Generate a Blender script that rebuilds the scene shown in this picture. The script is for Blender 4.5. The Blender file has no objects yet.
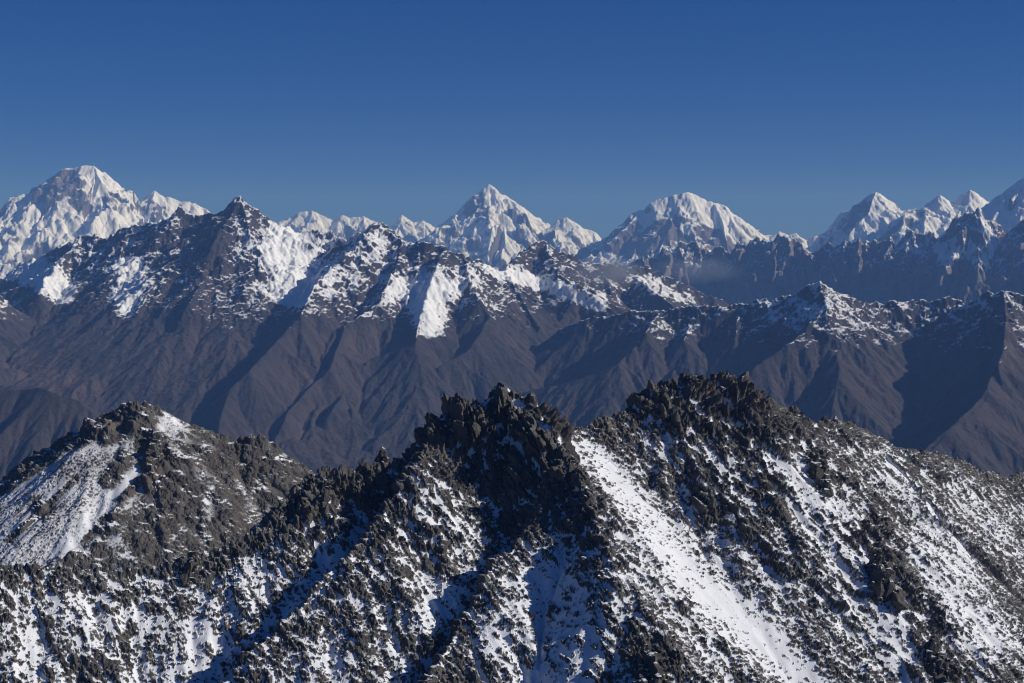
import bpy, bmesh, math, random
import numpy as np
from mathutils import Vector

# ------------------------------------------------------------------ camera, sky, sun
W, H, F = 1024, 683, 1407.0
HOR = 235.0                                   # picture row of the horizon
TILT = math.atan((HOR - H / 2) / F)           # negative: looking down
CZ = 3000.0
sc = bpy.context.scene
cam_d = bpy.data.cameras.new("camera")
cam = bpy.data.objects.new("camera", cam_d)
sc.collection.objects.link(cam)
cam.location = (0, 0, CZ)
cam.rotation_euler = (math.pi / 2 + TILT, 0, 0)
cam_d.sensor_width = 36
cam_d.lens = 36 * F / W
cam_d.clip_start = 1
cam_d.clip_end = 400000
sc.camera = cam

SUN_EL = 29.0
SUN_AZ = 95.0        # degrees to the right of the view direction (90 = exactly right, more = behind the camera)
wd = bpy.data.worlds.new("World")
sc.world = wd
wd.use_nodes = True
nt = wd.node_tree
bg = nt.nodes["Background"]
sky = nt.nodes.new("ShaderNodeTexSky")
sky.sky_type = 'NISHITA'
sky.sun_disc = False
sky.sun_elevation = math.radians(SUN_EL)
sky.sun_rotation = math.radians(SUN_AZ)
sky.altitude = 5500
sky.air_density = 1.0
sky.dust_density = 0.0
sky.ozone_density = 3.0
hs = nt.nodes.new("ShaderNodeHueSaturation")
hs.inputs['Saturation'].default_value = 1.35
hs.inputs['Value'].default_value = 0.8
nt.links.new(sky.outputs[0], hs.inputs['Color'])
wb = nt.nodes.new("ShaderNodeMix"); wb.data_type = 'RGBA'; wb.blend_type = 'MULTIPLY'; wb.inputs[0].default_value = 1
wb.inputs[7].default_value = (.50, .94, 1.85, 1)
gm = nt.nodes.new('ShaderNodeGamma'); gm.inputs[1].default_value = .72
nt.links.new(hs.outputs[0], gm.inputs[0]); nt.links.new(gm.outputs[0], wb.inputs[6])
nt.links.new(wb.outputs[2], bg.inputs[0])
bg.inputs[1].default_value = 0.05

sl = bpy.data.lights.new("sun", 'SUN')
sl.energy = 4.4
sl.angle = math.radians(0.5)
sl.color = (1.0, 0.955, 0.90)
sun = bpy.data.objects.new("sun", sl)
sc.collection.objects.link(sun)
az, el = math.radians(SUN_AZ), math.radians(SUN_EL)
sdir = Vector((math.sin(az) * math.cos(el), math.cos(az) * math.cos(el), math.sin(el)))
sun.rotation_euler = sdir.to_track_quat('Z', 'Y').to_euler()
sun.location = (3000, -1000, CZ + 4000)

sc.view_settings.view_transform = 'Standard'
sc.view_settings.look = 'None'
sc.view_settings.exposure = 0.0
sc.view_settings.gamma = 1.0
sc.cycles.max_bounces = 4
sc.cycles.filter_width = 1.15
sc.cycles.volume_bounces = 0
sc.cycles.volume_step_rate = 1.0

# ------------------------------------------------------------------ picture <-> place
def P(px, py, D):
    """point of the place seen at picture position px,py when it is D metres ahead"""
    u = (px - W / 2) / F
    v = (H / 2 - py) / F
    ct, st = math.cos(TILT), math.sin(TILT)
    y = ct - v * st
    z = st + v * ct
    s = D / y
    return np.array([u * s, D, CZ + z * s])

def project(X, Y, Z):
    ct, st = math.cos(TILT), math.sin(TILT)
    dz = Z - CZ
    dep = Y * ct + dz * st
    up = -Y * st + dz * ct
    return W / 2 + F * X / dep, H / 2 - F * up / dep

def ridge(pts, slope=None, D0=None):
    """pts: (px,py) or (px,py,D). Points without D follow on downhill from the one before at the given slope."""
    out = []
    prev = None
    for q in pts:
        if len(q) == 3:
            p = P(*q)
        else:
            best = None
            Dp = prev[1] if prev is not None else D0
            for D in np.linspace(Dp * 0.55, Dp * 1.02, 500):
                c = P(q[0], q[1], D)
                g = abs((prev[2] - c[2]) - slope * math.hypot(c[0] - prev[0], c[1] - prev[1]))
                if best is None or g < best[0]:
                    best = (g, c)
            p = best[1]
        out.append(p)
        prev = p
    return np.array(out)

def meander(R, rs, amp, it=2, zamp=0.0, keep=True):
    """break a ridge line up into shorter irregular legs (mostly along the line of sight, so the outline stays)"""
    for k in range(it):
        new = [R[0]]
        for a, b in zip(R[:-1], R[1:]):
            L = np.linalg.norm((b - a)[:2])
            t = rs.uniform(.38, .62)
            m = a + (b - a) * t
            off = rs.normal() * amp * L
            if keep:
                D = m[1] + off
                s = D / m[1]
                m = np.array([m[0] * s, D, CZ + (m[2] - CZ) * s])
            else:
                n = np.array([-(b - a)[1], (b - a)[0]]) / max(L, 1e-6)
                m = m + np.array([n[0] * off, n[1] * off, 0])
            m[2] += rs.normal() * zamp * L
            new += [m, b]
        R = np.array(new)
    return R

# ------------------------------------------------------------------ noise
f32 = np.float32
_r = np.random.RandomState(7)
PERM = np.concatenate([_r.permutation(1024)] * 2).astype(np.int32)
_ang = _r.rand(1024) * 2 * np.pi
GX, GY = np.cos(_ang).astype(f32), np.sin(_ang).astype(f32)
RN = _r.rand(8, 1024).astype(f32)

def hsh(xi, yi, seed):
    return PERM[(PERM[(xi + seed * 131) & 1023] + yi + seed * 57) & 1023]

def perlin(x, y, seed=0):
    xf = np.floor(x); yf = np.floor(y)
    xi = xf.astype(np.int32); yi = yf.astype(np.int32)
    fx = (x - xf).astype(f32); fy = (y - yf).astype(f32)
    u = fx * fx * fx * (fx * (fx * 6 - 15) + 10)
    v = fy * fy * fy * (fy * (fy * 6 - 15) + 10)
    def g(dx, dy):
        h = hsh(xi + dx, yi + dy, seed)
        return GX[h] * (fx - dx) + GY[h] * (fy - dy)
    a = g(0, 0); b = g(1, 0); c = g(0, 1); d = g(1, 1)
    return ((a + (b - a) * u) + ((c + (d - c) * u) - (a + (b - a) * u)) * v) * 1.5

def fbm(x, y, wl, octs, seed=0, gain=.5, ridged=False):
    out = np.zeros_like(x, dtype=f32); a = 1.0; t = 0
    for o in range(octs):
        n = perlin(x / wl + 17.3 * o, y / wl + 5.1 * o, seed + o)
        if ridged:
            n = 1 - 2 * np.abs(n)
        out += a * n; t += a
        a *= gain; wl *= .5
    return out / t

def sstep(a, b, x):
    t = np.clip((x - a) / (b - a), 0, 1)
    return t * t * (3 - 2 * t)

def blocks(x, y, wl, seed, steep=1.0, ang=0.0, an=1.0):
    """angular boulders / joint blocks: the highest of the tilted, flat-topped blocks of the neighbouring cells; 0..1"""
    ca, sa = math.cos(ang), math.sin(ang)
    X = ((x * ca + y * sa) / (wl * an)).astype(f32)
    Y = ((-x * sa + y * ca) / wl).astype(f32)
    xf = np.floor(X); yf = np.floor(Y)
    xi = xf.astype(np.int32); yi = yf.astype(np.int32)
    fx = X - xf; fy = Y - yf
    best = np.full(x.shape, -9, f32)
    for i in (-1, 0, 1):
        for j in (-1, 0, 1):
            h = hsh(xi + i, yi + j, seed)
            dx = fx - i - RN[0][h]; dy = fy - j - RN[1][h]
            th = RN[2][h] * 6.283
            c, s = np.cos(th), np.sin(th)
            a = dx * c + dy * s; b = -dx * s + dy * c
            top = RN[3][h] + (RN[4][h] - .5) * 1.2 * dx + (RN[5][h] - .5) * 1.2 * dy
            sz = .25 + .4 * RN[6][h]
            m = np.maximum(np.maximum(np.abs(a), np.abs(b) * 1.5), (np.abs(a) + np.abs(b)) * .8)
            v = np.minimum(top, top + (sz - m) * 3.0 * steep)
            best = np.maximum(best, v)
    return np.maximum(best, -.15)

def erosion(x, y, dx, dy, seed):
    """stripes running down the slope; (dx,dy) is across the slope. returns h, dh/dx, dh/dy"""
    xf = np.floor(x); yf = np.floor(y)
    xi = xf.astype(np.int32); yi = yf.astype(np.int32)
    fx = (x - xf).astype(f32); fy = (y - yf).astype(f32)
    va = np.zeros_like(fx); vs = np.zeros_like(fx); wt = np.zeros_like(fx)
    for i in (-1, 0, 1, 2):
        for j in (-1, 0, 1, 2):
            h = hsh(xi + i, yi + j, seed)
            px = fx - i - (RN[0][h] - .5) * .9
            py = fy - j - (RN[1][h] - .5) * .9
            w = np.exp(-2.2 * (px * px + py * py))
            mag = (px * dx + py * dy) * 6.283
            va += np.cos(mag) * w
            vs -= np.sin(mag) * w
            wt += w
    va /= wt; vs /= wt
    return va, vs * dx, vs * dy

def blur(a, n, it=2):
    for _ in range(it):
        for ax in (0, 1):
            c = np.cumsum(np.concatenate([np.repeat(np.take(a, [0], ax), n + 1, ax), a, np.repeat(np.take(a, [-1], ax), n, ax)], ax), axis=ax, dtype=np.float64)
            m = 2 * n + 1
            if ax == 0:
                a = ((c[m:] - c[:-m]) / m).astype(f32)
            else:
                a = ((c[:, m:] - c[:, :-m]) / m).astype(f32)
    return a

# ------------------------------------------------------------------ landform
class Land:
    """a stretch of country: px range across, distance range away, with rows and columns spaced by distance"""
    def __init__(s, pxa, pxb, Da, Db, step, rows, base):
        s.u = np.linspace((pxa - W / 2) / F, (pxb - W / 2) / F, int((pxb - pxa) / step) + 1).astype(f32)
        s.y = (Da * (Db / Da) ** np.linspace(0, 1, rows)).astype(f32)
        s.Y = np.repeat(s.y[:, None], len(s.u), 1)
        s.X = s.Y * s.u[None, :]
        s.h = np.full(s.X.shape, base, f32)
        s.d = np.full(s.X.shape, 1e6, f32)       # distance to the crest that made the surface
        s.base = base

    def tent(s, R, sl, sr=None, w=None, p=.85):
        """raise the land to a ridge with line R and side slopes sl (left, looking along it) and sr"""
        sr = sl if sr is None else sr
        for a, b in zip(R[:-1], R[1:]):
            ax, ay, az = map(float, a); bx, by, bz = map(float, b)
            ex, ey = bx - ax, by - ay
            L2 = ex * ex + ey * ey + 1e-6
            zt = max(az, bz)
            reach = (zt - s.base) / min(sl, sr) * 1.6 + 50
            j0 = np.searchsorted(s.y, min(ay, by) - reach); j1 = np.searchsorted(s.y, max(ay, by) + reach)
            if j1 <= j0: continue
            X = s.X[j0:j1]; Y = s.Y[j0:j1]
            t = np.clip(((X - ax) * ex + (Y - ay) * ey) / L2, 0, 1)
            qx = X - ax - t * ex; qy = Y - ay - t * ey
            d = np.sqrt(qx * qx + qy * qy)
            cr = (ex * (Y - ay) - ey * (X - ax)) / (math.sqrt(L2) * d + 1e-3)
            k = np.clip(cr * .5 + .5, 0, 1)
            slp = sl * k + sr * (1 - k)
            if w:
                fall = slp * w * ((1 + d / w) ** p - 1) / p
            else:
                fall = slp * d
            z = az + (bz - az) * t - fall
            H_ = s.h[j0:j1]; D_ = s.d[j0:j1]
            m = z > H_
            H_[m] = z[m]; D_[m] = d[m]

    def grad(s, h=None):
        h = s.h if h is None else h
        hu = np.gradient(h, s.u, axis=1)
        hy = np.gradient(h, s.y, axis=0)
        gx = hu / s.Y
        return gx, hy - s.u[None, :] * gx

    def erode(s, wl, amp, octs=4, seed=0, gain=.5, sm=3, fade=None, k=1.4, lac=2.0, power=1.0, floor=.12):
        g0x, g0y = s.grad(blur(s.h, sm))
        gx, gy = g0x.copy(), g0y.copy()
        st = np.sqrt(g0x ** 2 + g0y ** 2)
        A = sstep(.03, .4, st)
        if fade: A = A * (floor + (1 - floor) * sstep(0, fade, s.d))
        acc = np.zeros_like(s.h)
        for o in range(octs):
            n = np.sqrt(gx ** 2 + gy ** 2) + .12
            dx, dy = -gy / n * k, gx / n * k
            e, ex, ey = erosion(s.X / wl, s.Y / wl, dx, dy, seed + 3 * o)
            if power != 1.0:
                e = 1 - 2 * (np.abs(.5 - .5 * e) ** power)
            acc += amp * e
            gx = gx + amp / wl * ex * 6.283 * .5; gy = gy + amp / wl * ey * 6.283 * .5
            wl /= lac; amp *= gain
        s.h += acc * A

    def project(s):
        return project(s.X.astype(np.float64), s.Y.astype(np.float64), s.h.astype(np.float64))

    def points(s, r=None):
        co = np.stack([s.X, s.Y, s.h], -1)
        if r is not None:
            co = co + s.normals(co, 5) * r[..., None]
        return co

    def normals(s, co, sm=0):
        if sm:
            co = np.stack([co[..., 0], co[..., 1], blur(np.ascontiguousarray(co[..., 2]), sm)], -1)
        n = np.cross(np.gradient(co, axis=1), np.gradient(co, axis=0))
        return (n / (np.linalg.norm(n, axis=-1, keepdims=True) + 1e-9)).astype(f32)

    def mesh(s, name, mat, attrs, keep=None, flat=False, co=None):
        n, m = s.h.shape
        co = (np.stack([s.X, s.Y, s.h], -1) if co is None else co).reshape(-1, 3).astype(f32)
        idx = np.arange(n * m, dtype=np.int32).reshape(n, m)
        q = np.stack([idx[:-1, :-1], idx[:-1, 1:], idx[1:, 1:], idx[1:, :-1]], -1)
        if keep is not None:
            kq = keep[:-1, :-1] | keep[1:, 1:] | keep[:-1, 1:] | keep[1:, :-1]
            q = q[kq]
        q = q.reshape(-1, 4)
        used = np.zeros(n * m, bool); used[q.ravel()] = True
        new = np.cumsum(used).astype(np.int32) - 1
        q = new[q]; co = co[used]
        me = bpy.data.meshes.new(name)
        me.vertices.add(len(co)); me.vertices.foreach_set("co", co.ravel())
        me.loops.add(q.size); me.loops.foreach_set("vertex_index", q.ravel())
        me.polygons.add(len(q)); me.polygons.foreach_set("loop_start", np.arange(0, q.size, 4, dtype=np.int32))
        me.update(calc_edges=True)
        me.shade_flat() if flat else me.shade_smooth()
        for k, v in attrs.items():
            at = me.attributes.new(k, 'FLOAT', 'POINT')
            at.data.foreach_set("value", v.reshape(-1)[used].astype(f32))
        me.materials.append(mat)
        o = bpy.data.objects.new(name, me)
        sc.collection.objects.link(o)
        return o

def strokes(px, py, lst):
    """bias from strokes (points, width in picture pixels, weight)"""
    out = np.zeros(px.shape, f32)
    for pts, wdt, val in lst:
        xs = [p[0] for p in pts]; ys = [p[1] for p in pts]
        m = (px > min(xs) - 2.5 * wdt) & (px < max(xs) + 2.5 * wdt) & (py > min(ys) - 2.5 * wdt) & (py < max(ys) + 2.5 * wdt)
        if not m.any(): continue
        x = px[m]; y = py[m]
        d = np.full(x.shape, 1e9)
        if len(pts) == 1: pts = pts * 2
        for (ax, ay), (bx, by) in zip(pts[:-1], pts[1:]):
            ex, ey = bx - ax, by - ay
            t = np.clip(((x - ax) * ex + (y - ay) * ey) / (ex * ex + ey * ey + 1e-6), 0, 1)
            d = np.minimum(d, np.hypot(x - ax - t * ex, y - ay - t * ey))
        out[m] += (val * sstep(1.8, .35, d / wdt)).astype(f32)
    return out

# ------------------------------------------------------------------ materials
def mountain_mat(name, rock_a, rock_b, snow_col, scale, soft=.15, bump=0.5, bscale=None, third=None, streak=None):
    m = bpy.data.materials.new(name); m.use_nodes = True
    t = m.node_tree; N = t.nodes; L = t.links
    b = N["Principled BSDF"]
    tc = N.new("ShaderNodeTexCoord")
    def noise(sc_, det=6, rough=.6, vec=None):
        n = N.new("ShaderNodeTexNoise"); n.inputs['Scale'].default_value = sc_
        n.inputs['Detail'].default_value = det; n.inputs['Roughness'].default_value = rough
        L.new(vec or tc.outputs['Object'], n.inputs['Vector']); return n
    def mathn(op, a, b_=None, c=None):
        n = N.new("ShaderNodeMath"); n.operation = op
        for i, v in enumerate((a, b_, c)):
            if v is None: continue
            if isinstance(v, (int, float)): n.inputs[i].default_value = v
            else: L.new(v, n.inputs[i])
        return n.outputs[0]
    at = N.new("ShaderNodeAttribute"); at.attribute_name = "snow"
    n1 = noise(1 / scale)
    n2 = noise(1 / (scale * 9), 4)
    # rock colour
    r1 = N.new("ShaderNodeMix"); r1.data_type = 'RGBA'
    r1.inputs[6].default_value = (*rock_a, 1); r1.inputs[7].default_value = (*rock_b, 1)
    mr = N.new("ShaderNodeMapRange"); mr.inputs[1].default_value = .35; mr.inputs[2].default_value = .65
    L.new(mathn('ADD', mathn('MULTIPLY', n1.outputs[0], .5), mathn('MULTIPLY', n2.outputs[0], .5)), mr.inputs[0])
    L.new(mr.outputs[0], r1.inputs[0])
    rock = r1.outputs[2]
    if third:
        a2 = N.new("ShaderNodeAttribute"); a2.attribute_name = "tint"
        r2 = N.new("ShaderNodeMix"); r2.data_type = 'RGBA'
        L.new(rock, r2.inputs[6]); r2.inputs[7].default_value = (*third, 1)
        L.new(a2.outputs['Fac'], r2.inputs[0]); rock = r2.outputs[2]
    ms = N.new("ShaderNodeMapRange"); ms.interpolation_type = 'SMOOTHSTEP'
    ms.inputs[1].default_value = .5 - soft; ms.inputs[2].default_value = .5 + soft
    nn = mathn('MULTIPLY', mathn('SUBTRACT', noise(3 / scale, 5, .7).outputs[0], .5), .9)
    L.new(mathn('ADD', at.outputs['Fac'], nn), ms.inputs[0])
    mx = N.new("ShaderNodeMix"); mx.data_type = 'RGBA'
    L.new(ms.outputs[0], mx.inputs[0]); L.new(rock, mx.inputs[6]); mx.inputs[7].default_value = (*snow_col, 1)
    L.new(mx.outputs[2], b.inputs['Base Color'])
    b.inputs['Roughness'].default_value = .85
    b.inputs['Specular IOR Level'].default_value = .2
    bp = N.new("ShaderNodeBump")
    bs = bscale or scale
    nb = noise(1.6 / bs, 7, .72)
    bp.inputs['Distance'].default_value = bs * .5
    L.new(mathn('MULTIPLY', mathn('SUBTRACT', 1.25, ms.outputs[0]), bump), bp.inputs['Strength'])
    L.new(nb.outputs[0], bp.inputs['Height'])
    L.new(bp.outputs[0], b.inputs['Normal'])
    return m

NEAR = mountain_mat("near_rock_snow", (.036, .034, .033), (.138, .129, .118), (.72, .74, .78), 2.2, .30, .9, third=(.135, .112, .092))
SCREE = mountain_mat("scree_rock_snow", (.035, .033, .032), (.105, .098, .09), (.80, .82, .86), 2.6, .2, .5, third=(.15, .12, .09))
MID = mountain_mat("mid_brown_rock_snow", (.024, .023, .026), (.060, .053, .055), (.78, .80, .84), 50, .34, .6, third=(.088, .067, .060))
FAR = mountain_mat("far_rock_snow", (.09, .08, .078), (.19, .165, .15), (.85, .87, .90), 90, .25, .4)
WALL = mountain_mat("dark_wall_rock_snow", (.10, .092, .088), (.24, .20, .18), (.78, .80, .84), 70, .2, .5)

def tag(o, label=None, cat=None, group=None, kind=None):
    if label: o['label'] = label
    if cat: o['category'] = cat
    if group: o['group'] = group
    if kind: o['kind'] = kind
    return o

# ------------------------------------------------------------------ ground to the horizon
def ground():
    bm = bmesh.new()
    n = 64
    c = bm.verts.new((0, 15000, CZ - 2600))
    ring = [bm.verts.new((60000 * math.cos(i * 2 * math.pi / n), 15000 + 60000 * math.sin(i * 2 * math.pi / n), CZ - 2600)) for i in range(n)]
    for i in range(n):
        bm.faces.new((c, ring[i], ring[(i + 1) % n]))
    me = bpy.data.meshes.new("ground"); bm.to_mesh(me); bm.free()
    m = bpy.data.materials.new("valley_ground"); m.use_nodes = True
    N = m.node_tree.nodes; L = m.node_tree.links
    no = N.new("ShaderNodeTexNoise"); no.inputs['Scale'].default_value = .002; no.inputs['Detail'].default_value = 8
    tc = N.new("ShaderNodeTexCoord"); L.new(tc.outputs['Object'], no.inputs['Vector'])
    cr = N.new("ShaderNodeValToRGB"); cr.color_ramp.elements[0].color = (.06, .052, .045, 1); cr.color_ramp.elements[1].color = (.13, .11, .09, 1)
    L.new(no.outputs[0], cr.inputs[0]); L.new(cr.outputs[0], N["Principled BSDF"].inputs['Base Color'])
    N["Principled BSDF"].inputs['Roughness'].default_value = .95
    me.materials.append(m)
    o = bpy.data.objects.new("ground", me); sc.collection.objects.link(o)
    tag(o, kind='structure')
ground()

# ------------------------------------------------------------------ near ridge
def auto_spurs(R, rs, every, length, slope, side, spread=.35, sub=0):
    """short side ridges leaving a crest line R on its given side (-1 right, +1 left of travel)"""
    out = []
    seg = np.diff(R[:, :2], axis=0); L = np.hypot(seg[:, 0], seg[:, 1]); cum = np.concatenate([[0], np.cumsum(L)])
    s = every * rs.uniform(.3, .8)
    while s < cum[-1]:
        i = min(np.searchsorted(cum, s) - 1, len(L) - 1); i = max(i, 0)
        t = (s - cum[i]) / max(L[i], 1e-6)
        p = R[i] + (R[i + 1] - R[i]) * t
        tx, ty = seg[i] / max(L[i], 1e-6)
        nx, ny = -ty * side, tx * side
        a = rs.normal() * spread
        dx, dy = nx * math.cos(a) - ny * math.sin(a), nx * math.sin(a) + ny * math.cos(a)
        ln = length * rs.uniform(.6, 1.3); n = 5
        pts = [p - np.array([0, 0, .02 * ln])]
        for k in range(n):
            a = rs.normal() * .22
            dx, dy = dx * math.cos(a) - dy * math.sin(a), dx * math.sin(a) + dy * math.cos(a)
            q = pts[-1] + np.array([dx * ln / n, dy * ln / n, -slope * rs.uniform(.75, 1.25) * ln / n])
            pts.append(q)
        S = np.array(pts); out.append(S)
        if sub:
            for sd in (-1, 1):
                out += auto_spurs(S, rs, every * .55, length * .45, slope * 1.05, sd, spread, sub - 1)
        s += every * rs.uniform(.6, 1.4)
    return out

def near_ridge():
    rs = np.random.RandomState(3)
    B = CZ - 900
    L = Land(-260, 1330, 480, 1900, 1.0, 1500, B)
    right = ridge([(548, 428, 1150), (575, 434, 1155), (600, 422, 1165), (640, 405, 1185), (665, 388, 1200), (685, 376, 1212), (730, 378, 1235), (748, 392, 1250), (780, 413, 1290),
                   (860, 431, 1390), (890, 446, 1420), (950, 464, 1500), (1024, 477, 1600), (1150, 500, 1720), (1400, 560, 1850)])
    left = ridge([(505, 386, 1150), (480, 398, 1140), (450, 412, 1132), (436, 425, 1128), (405, 467, 1115), (375, 470, 1105), (350, 474, 1098), (318, 478, 1090), (285, 502, 1065), (262, 535, 1045), (230, 548, 1030), (185, 567, 1015),
                  (130, 579, 1000), (60, 573, 985), (0, 572, 975), (-120, 580, 960), (-400, 600, 940)])
    rib3 = ridge([(505, 386, 1150), (528, 405), (548, 436), (572, 466), (588, 500), (602, 540)], .57)
    rib3 = np.concatenate([rib3[:-1], ridge([(602, 540, rib3[-1][1]), (616, 590), (636, 640), (655, 690), (690, 760)], .72)])
    rib1 = ridge([(436, 425, 1128), (408, 480), (380, 525), (350, 562), (312, 598), (285, 628), (250, 662), (205, 705), (150, 760)], .58)
    rib2 = ridge([(560, 480, 1075), (535, 520), (500, 565), (475, 605), (450, 648), (428, 690), (400, 740)], .58)
    rib0 = ridge([(318, 478, 1090), (300, 520), (262, 560), (215, 590), (175, 640), (150, 700)], .66)
    ribm = ridge([(130, 579, 1000), (110, 620), (70, 660), (40, 710)], .72)
    r4 = ridge([(660, 390, 1195), (702, 480), (762, 542), (832, 602), (902, 662), (950, 720)], .70)
    r5 = ridge([(750, 394, 1252), (802, 455), (852, 505), (892, 565), (932, 645), (962, 710)], .70)
    r6 = ridge([(862, 432, 1392), (922, 500), (982, 560), (1040, 620), (1100, 700)], .70)
    r7 = ridge([(952, 465, 1502), (1012, 530), (1070, 590), (1150, 680)], .70)
    m = lambda R, a=.07, it=2, z=.02: meander(R, rs, a, it, z)
    right = m(right, .05, 2, .02); left = m(left, .05, 2, .02)
    L.tent(right, 1.0, .84, w=300, p=.8)
    L.tent(left[:4 * 8 + 1], 1.7, 1.2, w=80, p=.3)
    L.tent(left[4 * 8:], .84, 1.0, w=300, p=.8)          # travels right to left: left-hand side faces the camera
    r3 = m(rib3, .12)
    L.tent(r3[:21], .72, 1.45); L.tent(r3[20:], .72, 1.05)
    L.tent(m(rib1), .80, 1.9)
    L.tent(m(rib2), .82, 1.9)
    L.tent(m(rib0), .78, 1.5)
    L.tent(m(ribm), .85, 1.0)
    for r in (r4, r5, r6, r7):
        L.tent(m(r, .1), .9, 1.7)
    # crags that stand up out of the crest
    # folds and gullies
    wx = fbm(L.X, L.Y, 120, 3, 11) * 10
    px, py = L.project()
    gully = sstep(.1, .8, strokes(px, py, [([(585, 448), (620, 490), (660, 540), (700, 585), (750, 630), (810, 680)], 18, 1.0), ([(740, 620), (790, 690)], 34, .6)]))
    pre = L.h.copy()
    L.h += fbm(L.X, L.Y, 110, 4, 23, .5, True) * 7
    L.erode(60, 4.5, 3, 21, .5, sm=6, fade=50, floor=.25)
    smo = blur(L.h, 16, 2)
    L.h = L.h * (1 - .75 * gully) + smo * .75 * gully
    macro = L.h.copy()
    gx, gy = L.grad(blur(macro, 5))
    st = np.sqrt(gx * gx + gy * gy)
    px, py = L.project()
    # rock relief: jointed blocks at several sizes; joints dip down to the right
    q = fbm(L.X, L.Y, 60, 4, 5)
    V = (L.Y + macro) * .75 + 3 * fbm(L.X, L.Y, 30, 2, 91)
    U = L.X + 3 * q
    big = blocks(U, V, 20, 31, .8, -.9, 1.5)
    bg2 = blocks(U, V, 4.6, 36, 1.5, -1.05, 3.6)
    jnt = blocks(U + 2 * perlin(U / 9, V / 9, 5), V, 5.5, 38, 1.6, -1.45, 2.8)
    big = big * .7 + .3 * blocks(U, V, 38, 39, 1.2, -1.1, 1.6)
    med = blocks(U, V, 6.5, 41, 1.5, -.9, 1.9)
    sml = blocks(U, V, 3.1, 51, 1.6, -.7, 1.6)
    tin = blocks(U, V, 1.8, 61, 1, -.5, 1.2)
    crest = sstep(45, 0, L.d)
    crag = strokes(px, py, [([(440, 420), (505, 400), (540, 430)], 22, 1.0), ([(660, 395), (735, 395)], 26, 1.0), ([(735, 400), (780, 430)], 18, .6),
                            ([(470, 440), (540, 450)], 35, .8), ([(720, 420), (760, 500)], 30, .6), ([(800, 430), (835, 480)], 18, .5),
                            ([(300, 500), (330, 520)], 25, .5), ([(850, 530), (900, 600)], 26, .6), ([(925, 640), (950, 683)], 25, .7), ([(400, 500), (440, 540)], 14, .6),
                            ([(560, 470), (600, 520)], 14, .5)])
    rough = np.clip(.55 + .5 * q + .35 * crest + .6 * sstep(.8, 1.3, st), .15, 1.5) + .7 * crag
    rock = (big * 4.5 * (.4 + .7 * crag + .4 * crest) + bg2 * 2.4 + jnt * 2.7 * np.clip(crag + .25, 0, 1) + med * 1.2 + sml * .9 + tin * .5)
    rock = rock * rough + 1.7 * sstep(.58, .78, blocks(U, V, 2.6, 66, 1.2, 0, 1)) * sstep(-.6, .2, fbm(L.X, L.Y, 25, 3, 67)) + .5 * tin
    rock -= blur(rock, 14) * (1 - .35 * np.clip(crest + crag, 0, 1))
    # snow lies in the hollows between the rocks
    field = strokes(px, py, [
        ([(580, 445), (620, 490), (660, 540), (700, 585), (750, 630), (810, 680)], 13, 1.25), ([(740, 620), (790, 690)], 26, .35),
        ([(770, 450), (815, 490), (850, 525)], 11, .9), ([(865, 560), (880, 600), (925, 690)], 13, 1.2), ([(795, 480), (840, 560)], 16, .5),
        ([(940, 550), (960, 590), (985, 640)], 26, .8), ([(880, 455), (930, 520)], 13, .6), ([(960, 480), (1000, 530)], 12, .5), ([(690, 430), (730, 470)], 8, .6),
        ([(420, 470), (450, 520), (470, 545)], 18, .8), ([(415, 500), (455, 540)], 10, .4), ([(345, 575), (420, 600)], 20, .4), ([(330, 560), (300, 610)], 14, .6), ([(450, 590), (425, 620)], 12, .8),
        ([(270, 560), (240, 590), (200, 650), (180, 683)], 18, .8), ([(100, 600), (150, 600), (120, 560)], 40, .45), ([(10, 650), (40, 683)], 26, .6), ([(20, 590), (60, 600)], 22, .5),
        ([(260, 660), (330, 670)], 28, .5), ([(490, 640), (520, 683)], 24, .4), ([(545, 570), (570, 620), (575, 690)], 34, 1.0), ([(500, 600), (520, 660)], 26, .5), ([(620, 560), (700, 660)], 26, .45),
        ([(440, 420), (540, 460)], 36, -1.8), ([(660, 400), (760, 420)], 26, -1.2), ([(280, 500), (400, 480)], 26, -.9), ([(430, 550), (520, 540)], 22, -.5), ([(700, 420), (770, 500)], 22, -.5),
        ([(870, 540), (900, 590)], 16, -1.0), ([(470, 480), (560, 520)], 26, -.7), ([(240, 620), (300, 560)], 20, -.3), ([(600, 430), (660, 480), (720, 530)], 14, -.35), ([(640, 640), (670, 683)], 18, -.8), ([(930, 640), (960, 683)], 18, -.7)])
    lvl = -.58 + .75 * q + .5 * fbm(L.X, L.Y + L.h, 18, 3, 8) + field * .95 - 1.3 * sstep(.9, 1.35, st) - .3 * sstep(30, 0, L.d)
    lvl = lvl - .12 * np.clip(macro - blur(macro, 24, 2), -4, 5) + .35 * fbm(L.X, L.Y, 95, 2, 19)
    snow_s = blur(rock, 5, 2) * .85 + lvl * 1.0
    dlt = snow_s - rock
    rr = np.maximum(rock, snow_s)
    co = L.points(rr)
    nz = L.normals(co)[..., 2]
    ledge = sstep(.62, .9, nz) * .75 + .25 * sstep(-1.2, .2, dlt)     # dusting on flat tops
    ledge *= np.clip(.68 + .35 * field + .8 * fbm(L.X, L.Y, 14, 3, 77), 0, 1)
    snow = np.clip(sstep(-.3, .1, dlt) * 1.15, 0, 1.2)
    snow = np.minimum(np.maximum(snow, ledge), .84 + .1 * np.clip(field, 0, 1))
    tint = np.clip(strokes(px, py, [([(712, 378), (708, 400)], 9, .9), ([(590, 440), (640, 500)], 25, .2)]) + .5 * sstep(.1, .5, fbm(L.X, L.Y, 35, 3, 15)), 0, 1)
    keep = (L.h > B + 5)
    o = L.mesh("rocky_ridge", NEAR, {'snow': snow, 'tint': tint}, keep, True, co)
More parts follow.
